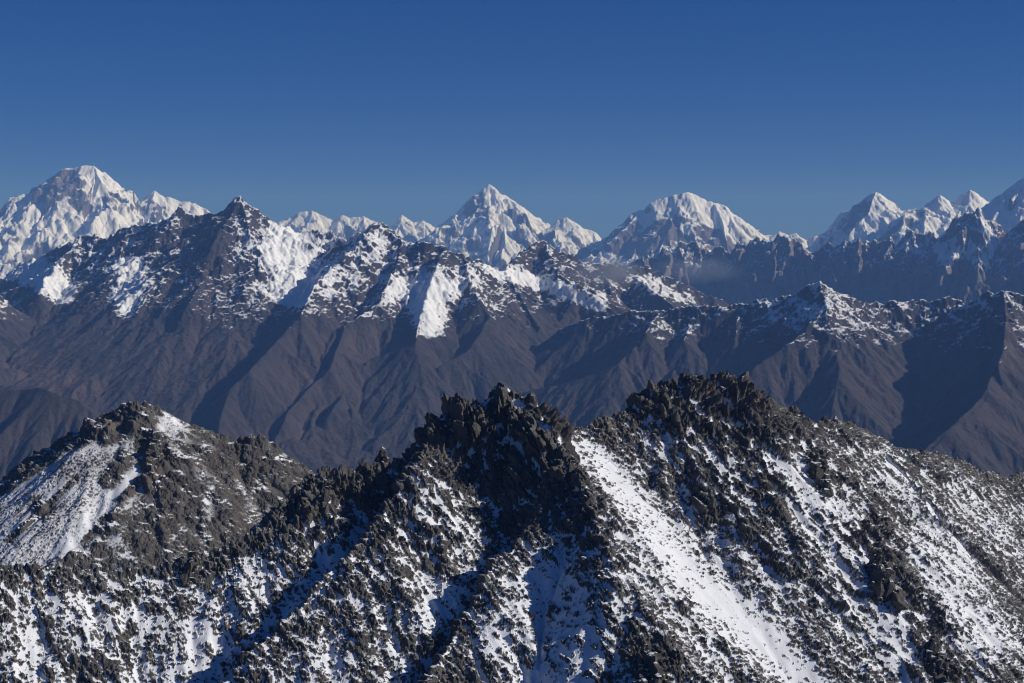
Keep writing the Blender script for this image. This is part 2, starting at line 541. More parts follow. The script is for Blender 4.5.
    tag(o, 'snow-dusted dark rock ridge filling the foreground with two crags', kind='structure')
    return L

LN = near_ridge()

# ------------------------------------------------------------------ left peak behind the near ridge
def left_peak():
    rs = np.random.RandomState(8)
    B = CZ - 1300
    L = Land(-260, 430, 1150, 2500, 1.0, 760, B)
    crest = ridge([(-260, 600, 1830), (-80, 530, 1850), (0, 490, 1880), (25, 468, 1890), (45, 452, 1895), (70, 435, 1900), (95, 428, 1900), (106, 414, 1900), (122, 407, 1900), (144, 407, 1898), (165, 414, 1900),
                   (185, 422, 1905), (210, 434, 1910), (235, 442, 1915), (256, 440, 1915), (272, 443, 1915), (290, 456, 1905), (318, 478, 1890), (360, 520, 1870), (430, 600, 1840)])
    L.tent(meander(crest, rs, .05, 2, .02), .95, .62, w=120, p=.95)
    sp = ridge([(144, 407, 1898), (152, 432), (158, 455), (162, 478), (150, 510), (145, 540), (140, 580), (135, 640)], .66)
    L.tent(meander(sp, rs, .06, 2, .01), .85, .95)
    sp = ridge([(256, 440, 1915), (262, 480), (268, 520), (262, 570)], .70)
    L.tent(meander(sp, rs, .06, 2, .01), .85, 1.0)
    sp = ridge([(210, 434, 1910), (212, 470), (218, 510), (222, 560)], .68)
    L.tent(meander(sp, rs, .06, 2, .01), .85, 1.1)
    sp = ridge([(106, 416, 1900), (80, 470), (40, 540), (0, 600)], .64)
    L.tent(meander(sp, rs, .04, 2, .01), .66, .72)
    L.h += fbm(L.X, L.Y, 140, 4, 24, .5, True) * 6
    L.erode(70, 3, 3, 4, .5, sm=6, fade=40, floor=.3)
    macro = L.h.copy()
    px, py = L.project()
    q = fbm(L.X, L.Y, 70, 4, 6)
    rockreg = strokes(px, py, [([(105, 425), (140, 415)], 14, 1.2), ([(150, 445), (160, 480)], 13, 1.0), ([(165, 490), (150, 570), (220, 560)], 26, .55), ([(210, 440), (300, 470)], 24, .5), ([(250, 480), (300, 530)], 32, .42), ([(70, 560), (140, 480)], 4, .5), ([(10, 540), (75, 480)], 3, .5), ([(100, 540), (120, 515)], 6, .5),
                               ([(180, 470), (220, 540)], 26, .5), ([(0, 485), (60, 445), (105, 425)], 8, .9), ([(100, 560), (60, 570)], 12, .4), ([(40, 505), (45, 510)], 8, .5), ([(110, 480), (125, 460)], 8, .5)])
    V = (L.Y + macro) * .75; U = L.X + 4 * q
    big = blocks(U, V, 30, 37, 1.5, -.7, 1.8)
    med = blocks(U, V, 13, 42, 1.5, -1.0, 2.0)
    sml = blocks(U, V, 6, 52, 1.6, -.6, 1.4)
    tin = blocks(U, V, 3, 62, 1, .2, 1)
    crest_ = sstep(30, 0, L.d)
    rock = (big * 6 + med * 3.4 + sml * 1.8) * np.clip(.06 + rockreg + .4 * crest_, 0, 1.3) + tin * 1.2
    rock -= blur(rock, 14) * (1 - .4 * np.clip(rockreg, 0, 1))
    field = strokes(px, py, [([(0, 545), (60, 500), (110, 460)], 34, .26), ([(150, 420), (195, 450)], 24, .35), ([(190, 460), (210, 480), (205, 560)], 6, 1.0), ([(225, 470), (250, 500)], 4, 1.0), ([(60, 560), (110, 500), (150, 470)], 10, .5),
                             ([(165, 515), (190, 545)], 12, .3)])
    lvl = -.3 + .5 * q + field * .9 - rockreg * 1.6
    snow_s = blur(rock, 4, 2) * .8 + lvl
    dlt = snow_s - rock
    co = L.points(np.maximum(rock, snow_s))
    nz = L.normals(co)[..., 2]
    snow = .24 + .36 * sstep(-1.1, .5, dlt) + .12 * fbm(L.X + L.Y * .4, L.Y * .2, 26, 4, 44)
    snow = snow * (1 - .75 * np.clip(rockreg, 0, 1))
    ledge = sstep(.7, .92, nz) * np.clip(.4 + .9 * fbm(L.X, L.Y, 20, 3, 78), 0, 1)
    snow = np.maximum(snow, ledge) 
    snow = snow - .10 * sstep(-.2, .6, -q) + .15 * np.clip(field, 0, 1)
    tint = np.clip(.4 * sstep(.1, .5, fbm(L.X, L.Y, 45, 3, 15)) + rockreg * .1, 0, 1)
    LL = L
    o = L.mesh("scree_peak", SCREE, {'snow': snow, 'tint': tint}, L.h > B + 5, True, co)
    tag(o, 'scree-covered peak dusted with snow, left of the foreground ridge', kind='structure')
    return LL

LP = left_peak()

# ------------------------------------------------------------------ crags: towers, teeth and buttresses standing on the ridges
def surf(L, px, py):
    """where the line of sight through px,py first meets the land"""
    c = int(np.argmin(np.abs(L.u - (px - W / 2) / F * (1 / (math.cos(TILT) - (H / 2 - py) / F * math.sin(TILT))))))
    col = L.h[:, c].astype(float); y = L.y.astype(float)
    _, yy = project(L.X[:, c].astype(float), y, col)
    j = np.argmax(yy <= py)
    if yy[j] > py: j = int(np.argmin(yy))
    return np.array([L.X[j, c], y[j], col[j]])

def crag_mat():
    m = bpy.data.materials.new("crag_rock"); m.use_nodes = True
    t = m.node_tree; N = t.nodes; K = t.links; b = N["Principled BSDF"]
    tc = N.new("ShaderNodeTexCoord"); ge = N.new("ShaderNodeNewGeometry")
    mp = N.new("ShaderNodeMapping"); mp.inputs['Scale'].default_value = (1, 1, .45); mp.inputs['Rotation'].default_value = (0, .35, 0)
    K.new(tc.outputs['Object'], mp.inputs['Vector'])
    n = N.new("ShaderNodeTexNoise"); n.inputs['Scale'].default_value = .5; n.inputs['Detail'].default_value = 7; n.inputs['Roughness'].default_value = .7
    K.new(mp.outputs[0], n.inputs['Vector'])
    cr = N.new("ShaderNodeValToRGB"); e = cr.color_ramp.elements
    e[0].position = .36; e[0].color = (.03, .029, .027, 1); e[1].position = .66; e[1].color = (.125, .116, .105, 1)
    K.new(n.outputs[0], cr.inputs[0])
    sx = N.new("ShaderNodeSeparateXYZ"); K.new(ge.outputs['Normal'], sx.inputs[0])
    n2 = N.new("ShaderNodeTexNoise"); n2.inputs['Scale'].default_value = .6; n2.inputs['Detail'].default_value = 5
    K.new(tc.outputs['Object'], n2.inputs['Vector'])
    ad = N.new("ShaderNodeMath"); ad.operation = 'MULTIPLY_ADD'; K.new(n2.outputs[0], ad.inputs[0]); ad.inputs[1].default_value = .9; K.new(sx.outputs[2], ad.inputs[2])
    mr = N.new("ShaderNodeMapRange"); mr.inputs[1].default_value = 1.32; mr.inputs[2].default_value = 1.38; K.new(ad.outputs[0], mr.inputs[0])
    mx = N.new("ShaderNodeMix"); mx.data_type = 'RGBA'; K.new(mr.outputs[0], mx.inputs[0]); K.new(cr.outputs[0], mx.inputs[6]); mx.inputs[7].default_value = (.8, .82, .86, 1)
    K.new(mx.outputs[2], b.inputs['Base Color']); b.inputs['Roughness'].default_value = .9; b.inputs['Specular IOR Level'].default_value = .15
    bp = N.new("ShaderNodeBump"); bp.inputs['Strength'].default_value = .8; bp.inputs['Distance'].default_value = 1.2
    K.new(n.outputs[0], bp.inputs['Height']); K.new(bp.outputs[0], b.inputs['Normal'])
    return m
CRAG = crag_mat()

def crag(L, name, label, cat, px, top, base, wpx, seed, group=None, lean=0.0, teeth=7, squat=.5, depth=.8, D=None):
    """a cluster of angular joint blocks grown together into one rock, as wide and high as seen"""
    rs = np.random.RandomState(seed)
    p = surf(L, px, base) if D is None else P(px, base, D)
    d = p[1]; m = d / F
    wid = wpx * m; hgt = (base - top) * m / .97
    bm = bmesh.new()
    def block(cx, cy, z0, z1, rx, ry, tilt, ang):
        vs = []
        k = rs.randint(5, 8)
        for lv, (z, sc_) in enumerate(((z0, 1.5), (z0 + (z1 - z0) * .6, 1.05), (z1, .5))):
            for i in range(k):
                a = ang + i * 2 * math.pi / k + rs.uniform(-.25, .25)
                r = sc_ * rs.uniform(.75, 1.1)
                zz = z + (rs.uniform(-.7, .4) * min(rx, ry) * 1.1 if lv else 0)
                vs.append(bm.verts.new((cx + rx * r * math.cos(a) + tilt * (zz - z0), cy + ry * r * math.sin(a), zz)))
        bmesh.ops.convex_hull(bm, input=vs)
    def lump(cx, cy, cz, rx, ry, rz, tx, ty):
        # an irregular many-faced block: the hull of scattered points, squared off a little
        vs = []
        ang = rs.uniform(0, 3); ca, sa = math.cos(ang), math.sin(ang)
        for k in range(rs.randint(12, 18)):
            a = rs.normal(size=3); a /= np.linalg.norm(a)
            a = np.sign(a) * np.abs(a) ** .7 * rs.uniform(.75, 1.1)
            z = a[2] * rz
            x = a[0] * rx + z * tx; y = a[1] * ry + z * ty
            vs.append(bm.verts.new((cx + x * ca - y * sa, cy + x * sa + y * ca, cz + z)))
        bmesh.ops.convex_hull(bm, input=vs)
    back = .0 if D is not None else .9
    for i in range(teeth * 22):
        f = rs.uniform(-1, 1); g = rs.uniform(-1, 1) * depth
        env = hgt * max(.05, 1 - (1 - squat) * abs(f) ** 1.3 * 1.1) * (1 - .5 * abs(g))
        big_ = i < teeth * 2
        if i == 0: f, g = 0., 0.
        z = env * (.35 if big_ else rs.uniform(0, .92) ** .8)
        r = wid * ((.36 if i == 0 else rs.uniform(.18, .28)) if big_ else rs.choice([.06, .09, .13] if wpx > 20 else [.14, .2, .26]) * rs.uniform(.8, 1.2))
        sh = 1 - .3 * z / max(hgt, 1)
        lump(f * wid * .42 * sh + lean * z, g * wid * .5 + back * z, z - r * .7, r, r * rs.uniform(.7, 1.2), (hgt * .55 if i == 0 else r * rs.uniform(.9, 1.8)), rs.uniform(-.3, .15), rs.uniform(-.2, .2))
    for v in [v for v in bm.verts if not v.link_faces]: bm.verts.remove(v)
    me = bpy.data.meshes.new(name); bm.to_mesh(me); bm.free()
    me.materials.append(CRAG)
    o = bpy.data.objects.new(name, me); sc.collection.objects.link(o)
    o.location = (float(p[0]), float(p[1]), float(p[2]))
    tag(o, label, cat, group)
    return o

crag(LN, "summit_crag", 'dark craggy top block on the central foreground summit', 'crag', 505, 379, 425, 40, 1, 'summit crags of the foreground ridge', teeth=6, squat=.45, D=1152)
crag(LN, "summit_crag", 'flat-topped rock bastion left of and below the central summit block', 'crag', 457, 402, 445, 40, 2, 'summit crags of the foreground ridge', teeth=6, squat=.85, D=1133)
crag(LN, "summit_crag", 'pointed horn at the left end of the right-hand summit crags', 'crag', 687, 367, 405, 30, 3, 'summit crags of the foreground ridge', teeth=5, squat=.5, D=1212)
crag(LN, "summit_crag", 'broad flat-topped crag with a tan patch on the right-hand summit', 'crag', 722, 370, 415, 42, 4, 'summit crags of the foreground ridge', teeth=6, squat=.9, D=1228)
crag(LN, "rock_tooth", 'square rock tooth on the crest just right of the broad flat-topped crag', 'rock tower', 766, 394, 432, 15, 5, 'rock towers on the ridges', teeth=3, squat=.8, D=1272)
crag(LN, "rock_tooth", 'lone dark rock tooth in the gap left of the central summit', 'rock tower', 382, 438, 482, 17, 6, 'rock towers on the ridges', teeth=3, squat=.6, D=1112)
crag(LN, "rock_tooth", 'small pillar on the edge of the shadow beside the top of the white snow gully', 'rock tower', 571, 448, 486, 13, 7, 'rock towers on the ridges', teeth=3, squat=.75)
crag(LN, "rock_tooth", 'low stub of rock just below the small pillar beside the white snow gully', 'rock tower', 588, 483, 512, 14, 8, 'rock towers on the ridges', teeth=3, squat=.6)
crag(LN, "rock_tooth", 'leaning tower on the slope below the right-hand crest', 'rock tower', 824, 446, 492, 18, 9, 'rock towers on the ridges', teeth=3, squat=.5, lean=-.1)
crag(LN, "rock_tooth", 'narrow rock needle where the left foreground crest meets the scree peak', 'rock tower', 324, 474, 515, 11, 10, 'rock towers on the ridges', teeth=3, squat=.6)
crag(LN, "buttress", 'dark pointed buttress at the bottom edge, right of the middle', 'buttress', 652, 642, 700, 42, 11, 'dark buttresses low on the slope', teeth=6, squat=.35)
crag(LN, "buttress", 'dark buttress beside a snow gully on the right-hand slope', 'buttress', 884, 538, 600, 36, 12, 'dark buttresses low on the slope', teeth=5, squat=.4, lean=.05)
crag(LN, "buttress", 'rounded rock buttress at the bottom edge near the right corner', 'buttress', 943, 640, 695, 38, 13, 'dark buttresses low on the slope', teeth=5, squat=.6)
crag(LN, "rock_tooth", 'rock tooth on the near crest below the left scree peak', 'rock tower', 188, 548, 580, 16, 15, 'rock towers on the ridges', teeth=3, squat=.6)
crag(LP, "summit_crag", 'dark crag crowning the scree peak on the left', 'crag', 121, 403, 430, 26, 16, 'summit crags of the scree peak', teeth=6, squat=.7, D=1898)
crag(LP, "rock_tooth", 'dark knob of rock just below the summit of the scree peak', 'rock tower', 151, 433, 462, 15, 17, 'rock towers on the ridges', teeth=4, squat=.6)

# ------------------------------------------------------------------ middle ranges
def finish(L, name, mat, label, snowline, band, sg, seed, bias=None, tintb=None, B=0, tn=.4, sm=2, nz=1.0, flat0=.95, keep=None, smn=0):
    px, py = L.project()
    gx, gy = L.grad(blur(L.h, smn, 1) if smn else L.h)
    st = np.sqrt(gx * gx + gy * gy)
    n = fbm(L.X, L.Y, sg, 5, seed, .72) * 1.2 + .3 * fbm(L.X, L.Y, sg * 5, 3, seed + 3)
    alt = (L.h - snowline) / band
    b = strokes(px, py, bias) if bias else 0
    # snow stays on gentler ground and on the side turned away from the sun
    asp = (gx * sdir.x + gy * sdir.y) / (st + .2)
    s = .5 + np.clip(alt, -1.5, 1.2) * .6 + n * nz + b - 1.3 * (st - flat0) + .12 * asp
    s = s - .9 * sstep(-.45, -1.1, alt)
    snow = np.clip(s, -.5, 1.5)
    t = np.clip(.35 + 1.2 * fbm(L.X, L.Y, sg * 6, 4, seed + 40) + .045 * (blur(L.h, 6) - L.h), 0, 1.6) * tn
    if tintb: t = np.clip(t + strokes(px, py, tintb), 0, 1)
    o = L.mesh(name, mat, {'snow': snow, 'tint': t}, (L.h > B + 5) if keep is None else keep)
    tag(o, label, kind='structure')
    return o

def mid_left():
    rs = np.random.RandomState(5)
    B = CZ - 2450
    L = Land(-300, 760, 8000, 16500, 1.0, 900, B)
    crest = ridge([(-260, 300, 14500), (-100, 290, 14300), (20, 268, 14200), (45, 260, 14200), (82, 242, 14100), (105, 242, 14000), (128, 234, 13900), (156, 228, 13800), (178, 215, 13700), (190, 221, 13700), (205, 219, 13700), (212, 223, 13650), (229, 214, 13600), (236, 206, 13520), (241, 204, 13500), (248, 213, 13550),
                   (258, 226, 13700), (280, 233, 14000), (300, 236, 14200), (330, 240, 14200), (348, 246, 13900), (362, 238, 13500), (379, 228, 13200), (390, 241, 13100), (404, 248, 12900), (425, 250, 12700), (445, 254, 12700), (465, 262, 12700), (482, 270, 12800), (505, 275, 13000),
                   (520, 262, 13500), (532, 250, 13800), (543, 247, 13900), (556, 256, 13900), (590, 268, 13900), (620, 272, 14000), (650, 275, 14200), (690, 290, 14300), (760, 320, 14300)])
    cm = meander(crest, rs, .10, 2, .015)
    L.tent(cm, 1.15, 1.05, w=350, p=.5)
    S = []
    def sp(pts, s=.42, sl=.62, sr=.75, sub=True):
        R = meander(ridge(pts, s), rs, .08, 2, .01)
        L.tent(R, sl * 1.35, sr * 1.35, w=350, p=.6)
        S.append(R)
    sp([(240, 205, 13500), (222, 235), (208, 262), (200, 290), (175, 330), (165, 350)], .60)
    sp([(128, 234, 13900), (120, 262), (90, 280), (70, 300), (75, 330), (110, 345)])
    sp([(82, 242, 14100), (45, 285), (40, 300)])
    sp([(240, 205, 13500), (256, 250), (262, 285), (250, 320), (215, 350), (185, 375), (160, 395)], .62)
    sp([(379, 228, 13200), (345, 262), (315, 290), (300, 320), (270, 350), (230, 390), (220, 420), (215, 470)], .40)
    sp([(404, 248, 12900), (395, 275), (380, 305), (345, 330), (330, 370), (290, 410), (275, 440), (280, 480)], .42)
    sp([(465, 262, 12700), (470, 290), (490, 320), (470, 350), (430, 375), (400, 420), (350, 460), (330, 500)], .42)
    sp([(445, 254, 12700), (430, 290), (420, 320), (415, 345), (370, 360), (340, 400), (320, 430)], .42)
    sp([(543, 247, 13900), (560, 280), (600, 305), (640, 330), (620, 370), (560, 385), (500, 400), (450, 430)], .40)
    sp([(505, 275, 13000), (520, 300), (540, 330), (520, 360), (470, 400), (430, 440)], .42)
    sp([(620, 272, 14000), (660, 300), (700, 330)], .40)
    sp([(-60, 290, 14300), (0, 300), (30, 320), (80, 350), (130, 385), (180, 412), (210, 440), (230, 480)], .30)
    sp([(0, 300, 12500), (-30, 340), (-10, 365), (40, 378), (90, 398), (120, 420)], .30)
    for R in S[:]:
        for sd in (-1, 1):
            for q in auto_spurs(R, rs, 1400, 900, .5, sd, .5, 0):
                L.tent(q, .85, .95, w=300, p=.7)
    for q in auto_spurs(cm, rs, 700, 800, .6, 1, .4, 0) + auto_spurs(cm, rs, 700, 800, .6, -1, .4, 0):
        L.tent(q, 1.0, 1.1, w=300, p=.7)
    L.h += fbm(L.X, L.Y, 900, 3, 4) * 40 * sstep(0, 500, L.d)
    L.erode(700, 30, 3, 60, .45, sm=6, fade=600, floor=.15)
    L.erode(210, 11, 3, 66, .5, sm=3, fade=250, power=.8, floor=.3)
    up = sstep(CZ - 950, CZ - 350, L.h + 150 * fbm(L.X, L.Y, 500, 3, 3))
    L.h += (blocks(L.X, L.Y, 170, 71, .6, .5, .7) * 22 + fbm(L.X, L.Y, 320, 5, 75, .62, True) * 70 + fbm(L.X * 1.5, L.Y, 120, 3, 79, .6, True) * 26) * (.14 + .86 * up) + fbm(L.X, L.Y, 110, 5, 81, .62, True) * 10
    bias = [([(0, 262), (35, 272), (60, 290)], 12, 2.4), ([(260, 240), (335, 262), (330, 290)], 26, .3), ([(380, 262), (400, 290), (480, 295)], 26, .3), ([(500, 270), (640, 295)], 14, .35), ([(110, 250), (60, 270)], 20, .2), ([(222, 216), (212, 255)], 14, -.9), ([(245, 212), (262, 232)], 9, -.5), ([(130, 272), (128, 298)], 14, 1.6), ([(120, 300), (126, 315)], 8, .9), ([(283, 248), (292, 282)], 19, 1.6), ([(300, 280), (330, 275)], 8, 1.0), ([(255, 285), (300, 300)], 6, .8), ([(285, 240), (320, 255)], 12, .6), 
            ([(425, 290), (430, 325)], 15, 1.8), ([(400, 288), (455, 290)], 8, 1.0), ([(395, 290), (470, 280)], 14, .6), ([(350, 320), (400, 290)], 6, .4), ([(490, 268), (545, 285), (600, 305)], 6, 1.8), ([(645, 280), (690, 300)], 8, .9), ([(350, 280), (330, 290)], 7, .5),
            ([(0, 300), (25, 318)], 10, .6), ([(380, 235), (372, 250)], 6, .5), ([(60, 345), (150, 350)], 40, -1), ([(120, 240), (200, 235)], 16, -.35), ([(150, 325), (175, 350)], 8, .25)]
    tb = [([(20, 370), (90, 395)], 14, .8), ([(200, 350), (235, 345)], 12, .5), ([(380, 330), (400, 345)], 12, .4), ([(300, 380), (360, 350)], 20, .3)]
    finish(L, "brown_mountain_range", MID, 'brown mountain range with patchy snow along its crest, left of centre', CZ - 330, 560, 100, 9, bias, tb, B, nz=1.1, flat0=.80)

mid_left()

def mid_right():
    rs = np.random.RandomState(15)
    B = CZ - 2450
    L = Land(440, 1420, 7000, 13500, 1.0, 800, B)
    crest = ridge([(560, 330, 11600), (600, 322, 11500), (630, 316, 11400), (660, 316, 11300), (700, 313, 11200), (740, 309, 11100), (765, 305, 11000), (785, 301, 10900), (805, 294, 10850), (820, 289, 10800), (835, 297, 10800), (850, 304, 10900), (880, 309, 11000), (920, 306, 11000),
                   (960, 306, 10900), (985, 300, 10700), (1003, 298, 10500), (1024, 303, 10400), (1100, 300, 10200), (1300, 280, 10000), (1420, 300, 10000)])
    cm = meander(crest, rs, .08, 2, .015)
    L.tent(cm, 1.0, .95, w=350, p=.55)
    S = []
    def sp(pts, s=.42, sl=.62, sr=.75):
        R = meander(ridge(pts, s), rs, .16, 2, .02)
        L.tent(R, sl * 1.1, sr * 1.1, w=600, p=.8); S.append(R)
    sp([(1003, 298, 10500), (1006, 325), (1003, 352), (985, 392), (955, 425), (925, 450), (900, 490)], .32, .62, 2.6)
    sp([(820, 289, 10800), (830, 330), (840, 370), (830, 420)], .5)
    sp([(740, 309, 11100), (735, 345), (735, 390), (740, 430)], .5)
    sp([(785, 301, 10900), (785, 345), (790, 400)], .5)
    sp([(880, 309, 11000), (875, 350), (860, 400), (840, 440)], .5)
    sp([(660, 316, 11300), (640, 345), (610, 370), (560, 385), (520, 395), (480, 430)], .40)
    sp([(700, 313, 11200), (680, 350), (665, 400)], .48)
    sp([(1100, 300, 10200), (1080, 360), (1060, 420), (1040, 480)], .5)
    for R in S[:]:
        for sd in (-1, 1):
            for q in auto_spurs(R, rs, 1200, 800, .5, sd, .5, 0):
                L.tent(q, .72, .85)
    L.h += fbm(L.X, L.Y, 700, 3, 14) * 25 * sstep(0, 500, L.d)
    L.erode(560, 34, 3, 160, .45, sm=6, fade=500, floor=.2)
    L.erode(180, 10, 3, 166, .5, sm=3, fade=200, power=.8, floor=.3)
    up = sstep(CZ - 950, CZ - 600, L.h + 100 * fbm(L.X, L.Y, 400, 3, 3))
    L.h += (blocks(L.X, L.Y, 130, 72, .6, .5, .7) * 18 + fbm(L.X, L.Y, 260, 5, 75, .62, True) * 50 + fbm(L.X * 1.5, L.Y, 100, 3, 79, .6, True) * 20) * (.14 + .86 * up) + fbm(L.X, L.Y, 95, 5, 82, .62, True) * 9
    bias = [([(770, 308), (830, 312), (850, 325)], 10, .25), ([(640, 325), (700, 325)], 10, .1), ([(870, 315), (980, 310)], 9, .15), ([(660, 340), (690, 330)], 5, .6), ([(1005, 310), (990, 330)], 10, -.5)]
    tb = [([(560, 400), (600, 430)], 14, .5), ([(1000, 320), (1010, 360)], 12, .5)]
    finish(L, "brown_ridge", MID, 'brown furrowed ridge with a thin snowy crest, right of centre', CZ - 610, 300, 120, 19, bias, tb, B, nz=1.0, flat0=.8)

mid_right()

def low_left():
    """dark shaded spur at the far left edge, nearer than the brown range"""
    rs = np.random.RandomState(25)
    B = CZ - 2450
    L = Land(-300, 330, 6500, 9800, 1.0, 350, B)
    crest = ridge([(-250, 400, 8600), (-100, 392, 8500), (0, 390, 8450), (40, 387, 8400), (80, 400, 8350), (105, 425, 8250), (130, 455, 8150), (160, 490, 8000), (200, 540, 7800)])
    L.tent(meander(crest, rs, .08, 2, .01), .7, .75, w=900, p=.9)
    L.erode(420, 45, 4, 260, .52, sm=6, fade=300, power=.8, floor=.2)
    finish(L, "brown_spur", MID, 'low brown spur in shade at the left edge below the brown range', CZ + 500, 300, 200, 29, None, None, B)
low_left()

# ------------------------------------------------------------------ dark rock wall, right, below the white peaks
def wall_right():
    rs = np.random.RandomState(35)
    B = CZ - 2400
    L = Land(560, 1420, 15500, 24500, 1.0, 620, B)
    crest = ridge([(560, 290, 21500), (600, 275, 21500), (640, 262, 21500), (665, 252, 21500), (690, 246, 21500), (710, 250, 21500), (730, 258, 21000), (755, 244, 21000), (768, 246, 20800), (779, 237, 20500), (795, 248, 20300), (815, 254, 20000), (840, 247, 19700), (858, 243, 19500), (880, 243, 19400),
                   (896, 246, 19300), (912, 236, 19200), (925, 241, 19100), (945, 242, 19000), (956, 244, 18900), (967, 229, 18800), (977, 212, 18700), (985, 225, 18700), (994, 240, 18600), (1003, 243, 18500), (1012, 236, 18300), (1024, 226, 18200), (1100, 200, 18000), (1250, 210, 17800), (1420, 220, 17800)])
    cm = meander(crest, rs, .08, 2, .03)
    L.tent(cm, 1.0, 1.0, w=1200, p=.85)
    S = []
    for pts in ([(779, 237, 20500), (775, 270), (770, 310)], [(845, 246, 19600), (850, 280), (862, 310)], [(912, 236, 19200), (905, 262), (925, 290), (930, 320)], [(880, 243, 19400), (870, 270), (880, 310)],
                [(977, 212, 18700), (978, 240), (980, 262), (975, 300)], [(945, 242, 19000), (950, 275), (955, 320)], [(1024, 226, 18200), (1005, 265), (1010, 310)], [(815, 254, 20000), (812, 280), (805, 310)], [(690, 246, 21500), (680, 275), (700, 300)], [(730, 258, 21000), (740, 290)], [(640, 262, 21500), (620, 290)]):
        R = meander(ridge(pts, .8), rs, .10, 2, .02)
        L.tent(R, 1.0, 1.5, w=1200, p=.9); S.append(R)
    for R in S + [cm]:
        for sd in (-1, 1):
            for q in auto_spurs(R, rs, 420, 700, .95, sd, .35, 0):
                L.tent(q, 1.1, 1.5)
    L.erode(460, 80, 3, 360, .52, sm=3, fade=250, power=.7, floor=.6)
    L.h += fbm(L.X * 2.0, L.Y * .6, 420, 5, 73, .62, True) * 110 + blocks(L.X, L.Y, 200, 73, .8, .5, .6) * 60
    bias = [([(640, 285), (760, 300)], 14, .45), ([(770, 270), (760, 280)], 10, .2), ([(910, 245), (960, 262)], 8, .5), ([(945, 250), (962, 245), (985, 262), (998, 248)], 8, 1.5), ([(980, 220), (990, 240)], 4, .8), ([(680, 265), (720, 280)], 16, .1)]
    finish(L, "dark_cliff_range", WALL, 'dark blue-grey cliff range in front of the white peaks on the right', CZ - 60, 600, 300, 39, bias, None, B, nz=.9, flat0=1.3)

wall_right()

# ------------------------------------------------------------------ the white peaks on the skyline
def peak(name, label, seed, pxa, pxb, D, crest, spurs, foot=None, sl=1.0, snowline=CZ - 900, bias=None, s=.75, front=4200, eamp=150, every=700, flat0=1.35, rows=460, za=.03, rt=1.7):
    rs = np.random.RandomState(seed)
    B = CZ - 1800
    L = Land(pxa, pxb, D - front * 1.3, D + front * .7, .65, rows, B)
    c = meander(ridge([(x, y + 1.0, D + (dd[0] if dd else 0)) for x, y, *dd in crest]), rs, .10, 2, za)
    L.tent(c, sl * 1.1, sl, w=2500, p=.85)
    S = []
    for pts in spurs:
        R = meander(ridge([(pts[0][0], pts[0][1] + 1, D + (pts[0][2] if len(pts[0]) > 2 else 0))] + list(pts[1:]), s), rs, .10, 2, .02)
        L.tent(R, sl * .9, sl * rt, w=2500, p=.88); S.append(R)
    for R in S:
        for sd in (-1, 1):
            for q in auto_spurs(R, rs, every * 1.8, every * 1.6, s * 1.1, sd, .5, 0):
                L.tent(q, sl * 1.0, sl * 1.4)
    L.h += (fbm(L.X, L.Y, 3200, 4, seed + 5, .5, True) - .2) * 620 * sstep(0, 1500, L.d)
    L.erode(1300, eamp * .45, 3, seed, .5, sm=3, fade=600, power=.9, floor=.08)
    L.h += fbm(L.X + 200 * fbm(L.X, L.Y, 900, 2, seed + 9), L.Y, 900, 7, seed + 1, .62, True) * 180 * (.35 + .65 * sstep(0, 700, L.d))
    L.h += fbm(L.X, L.Y, 260, 3, seed + 8, .6, True) * 24
    L.h += (blocks(L.X, L.Y, 380, seed + 3, .7, .5, .7) - .5) * 90 * (.3 + .7 * sstep(0, 300, L.d))
    return finish(L, name, FAR, label, snowline, 1100, 1000, seed, bias, None, B, nz=1.1, flat0=flat0 - .12, smn=2)

peak("snow_peak", 'tall broad white peak with a rocky summit block at the far left', 101, -260, 330, 36000,
     [(-200, 230), (-100, 215), (-30, 212), (0, 208), (14, 210), (28, 201), (42, 189), (55, 175), (62, 170), (75, 168), (86, 165), (94, 167), (103, 179), (115, 190), (127, 199), (138, 204), (148, 195), (155, 191), (165, 197), (182, 201), (200, 206), (214, 214), (230, 232), (260, 250), (300, 262)],
     [[(86, 165), (84, 190), (66, 215), (58, 240), (45, 265)], [(94, 167), (108, 195), (122, 215), (130, 245)], [(55, 175), (45, 200), (30, 225), (20, 250)], [(155, 191), (150, 205), (168, 222), (175, 245)],
      [(14, 210), (10, 235), (15, 260)], [(200, 206), (205, 230), (200, 250)]],
     bias=[([(62, 178), (45, 190)], 12, -1.71), ([(75, 185), (80, 205)], 10, -1.14), ([(108, 198), (112, 208)], 7, -1.33), ([(150, 205), (160, 212)], 7, -1.14), ([(35, 220), (60, 225)], 14, 0.48), ([(0, 235), (10, 245)], 8, -0.6), ([(5, 256), (60, 240), (110, 225)], 12, .8), ([(45, 250), (35, 262)], 9, -0.76), ([(90, 172), (105, 190)], 6, 0.64)])
peak("snow_peak", 'low jagged group of white peaks behind the dark pointed brown summit', 111, 180, 480, 46000,
     [(200, 250), (235, 235), (270, 229), (278, 222), (290, 217), (300, 212), (312, 211), (322, 216), (333, 219), (341, 215), (350, 219), (357, 217), (364, 216), (371, 224), (384, 234), (394, 224), (402, 215), (411, 223), (423, 220), (433, 227), (445, 232), (480, 250)],
     [[(312, 211), (305, 232), (310, 255)], [(341, 215), (345, 240)], [(364, 216), (362, 240)], [(402, 215), (398, 235), (410, 255)], [(290, 217), (280, 240)], [(423, 220), (430, 245)]],
     bias=[([(300, 214), (325, 222)], 8, 0.64), ([(345, 225), (355, 240)], 10, -0.76)])
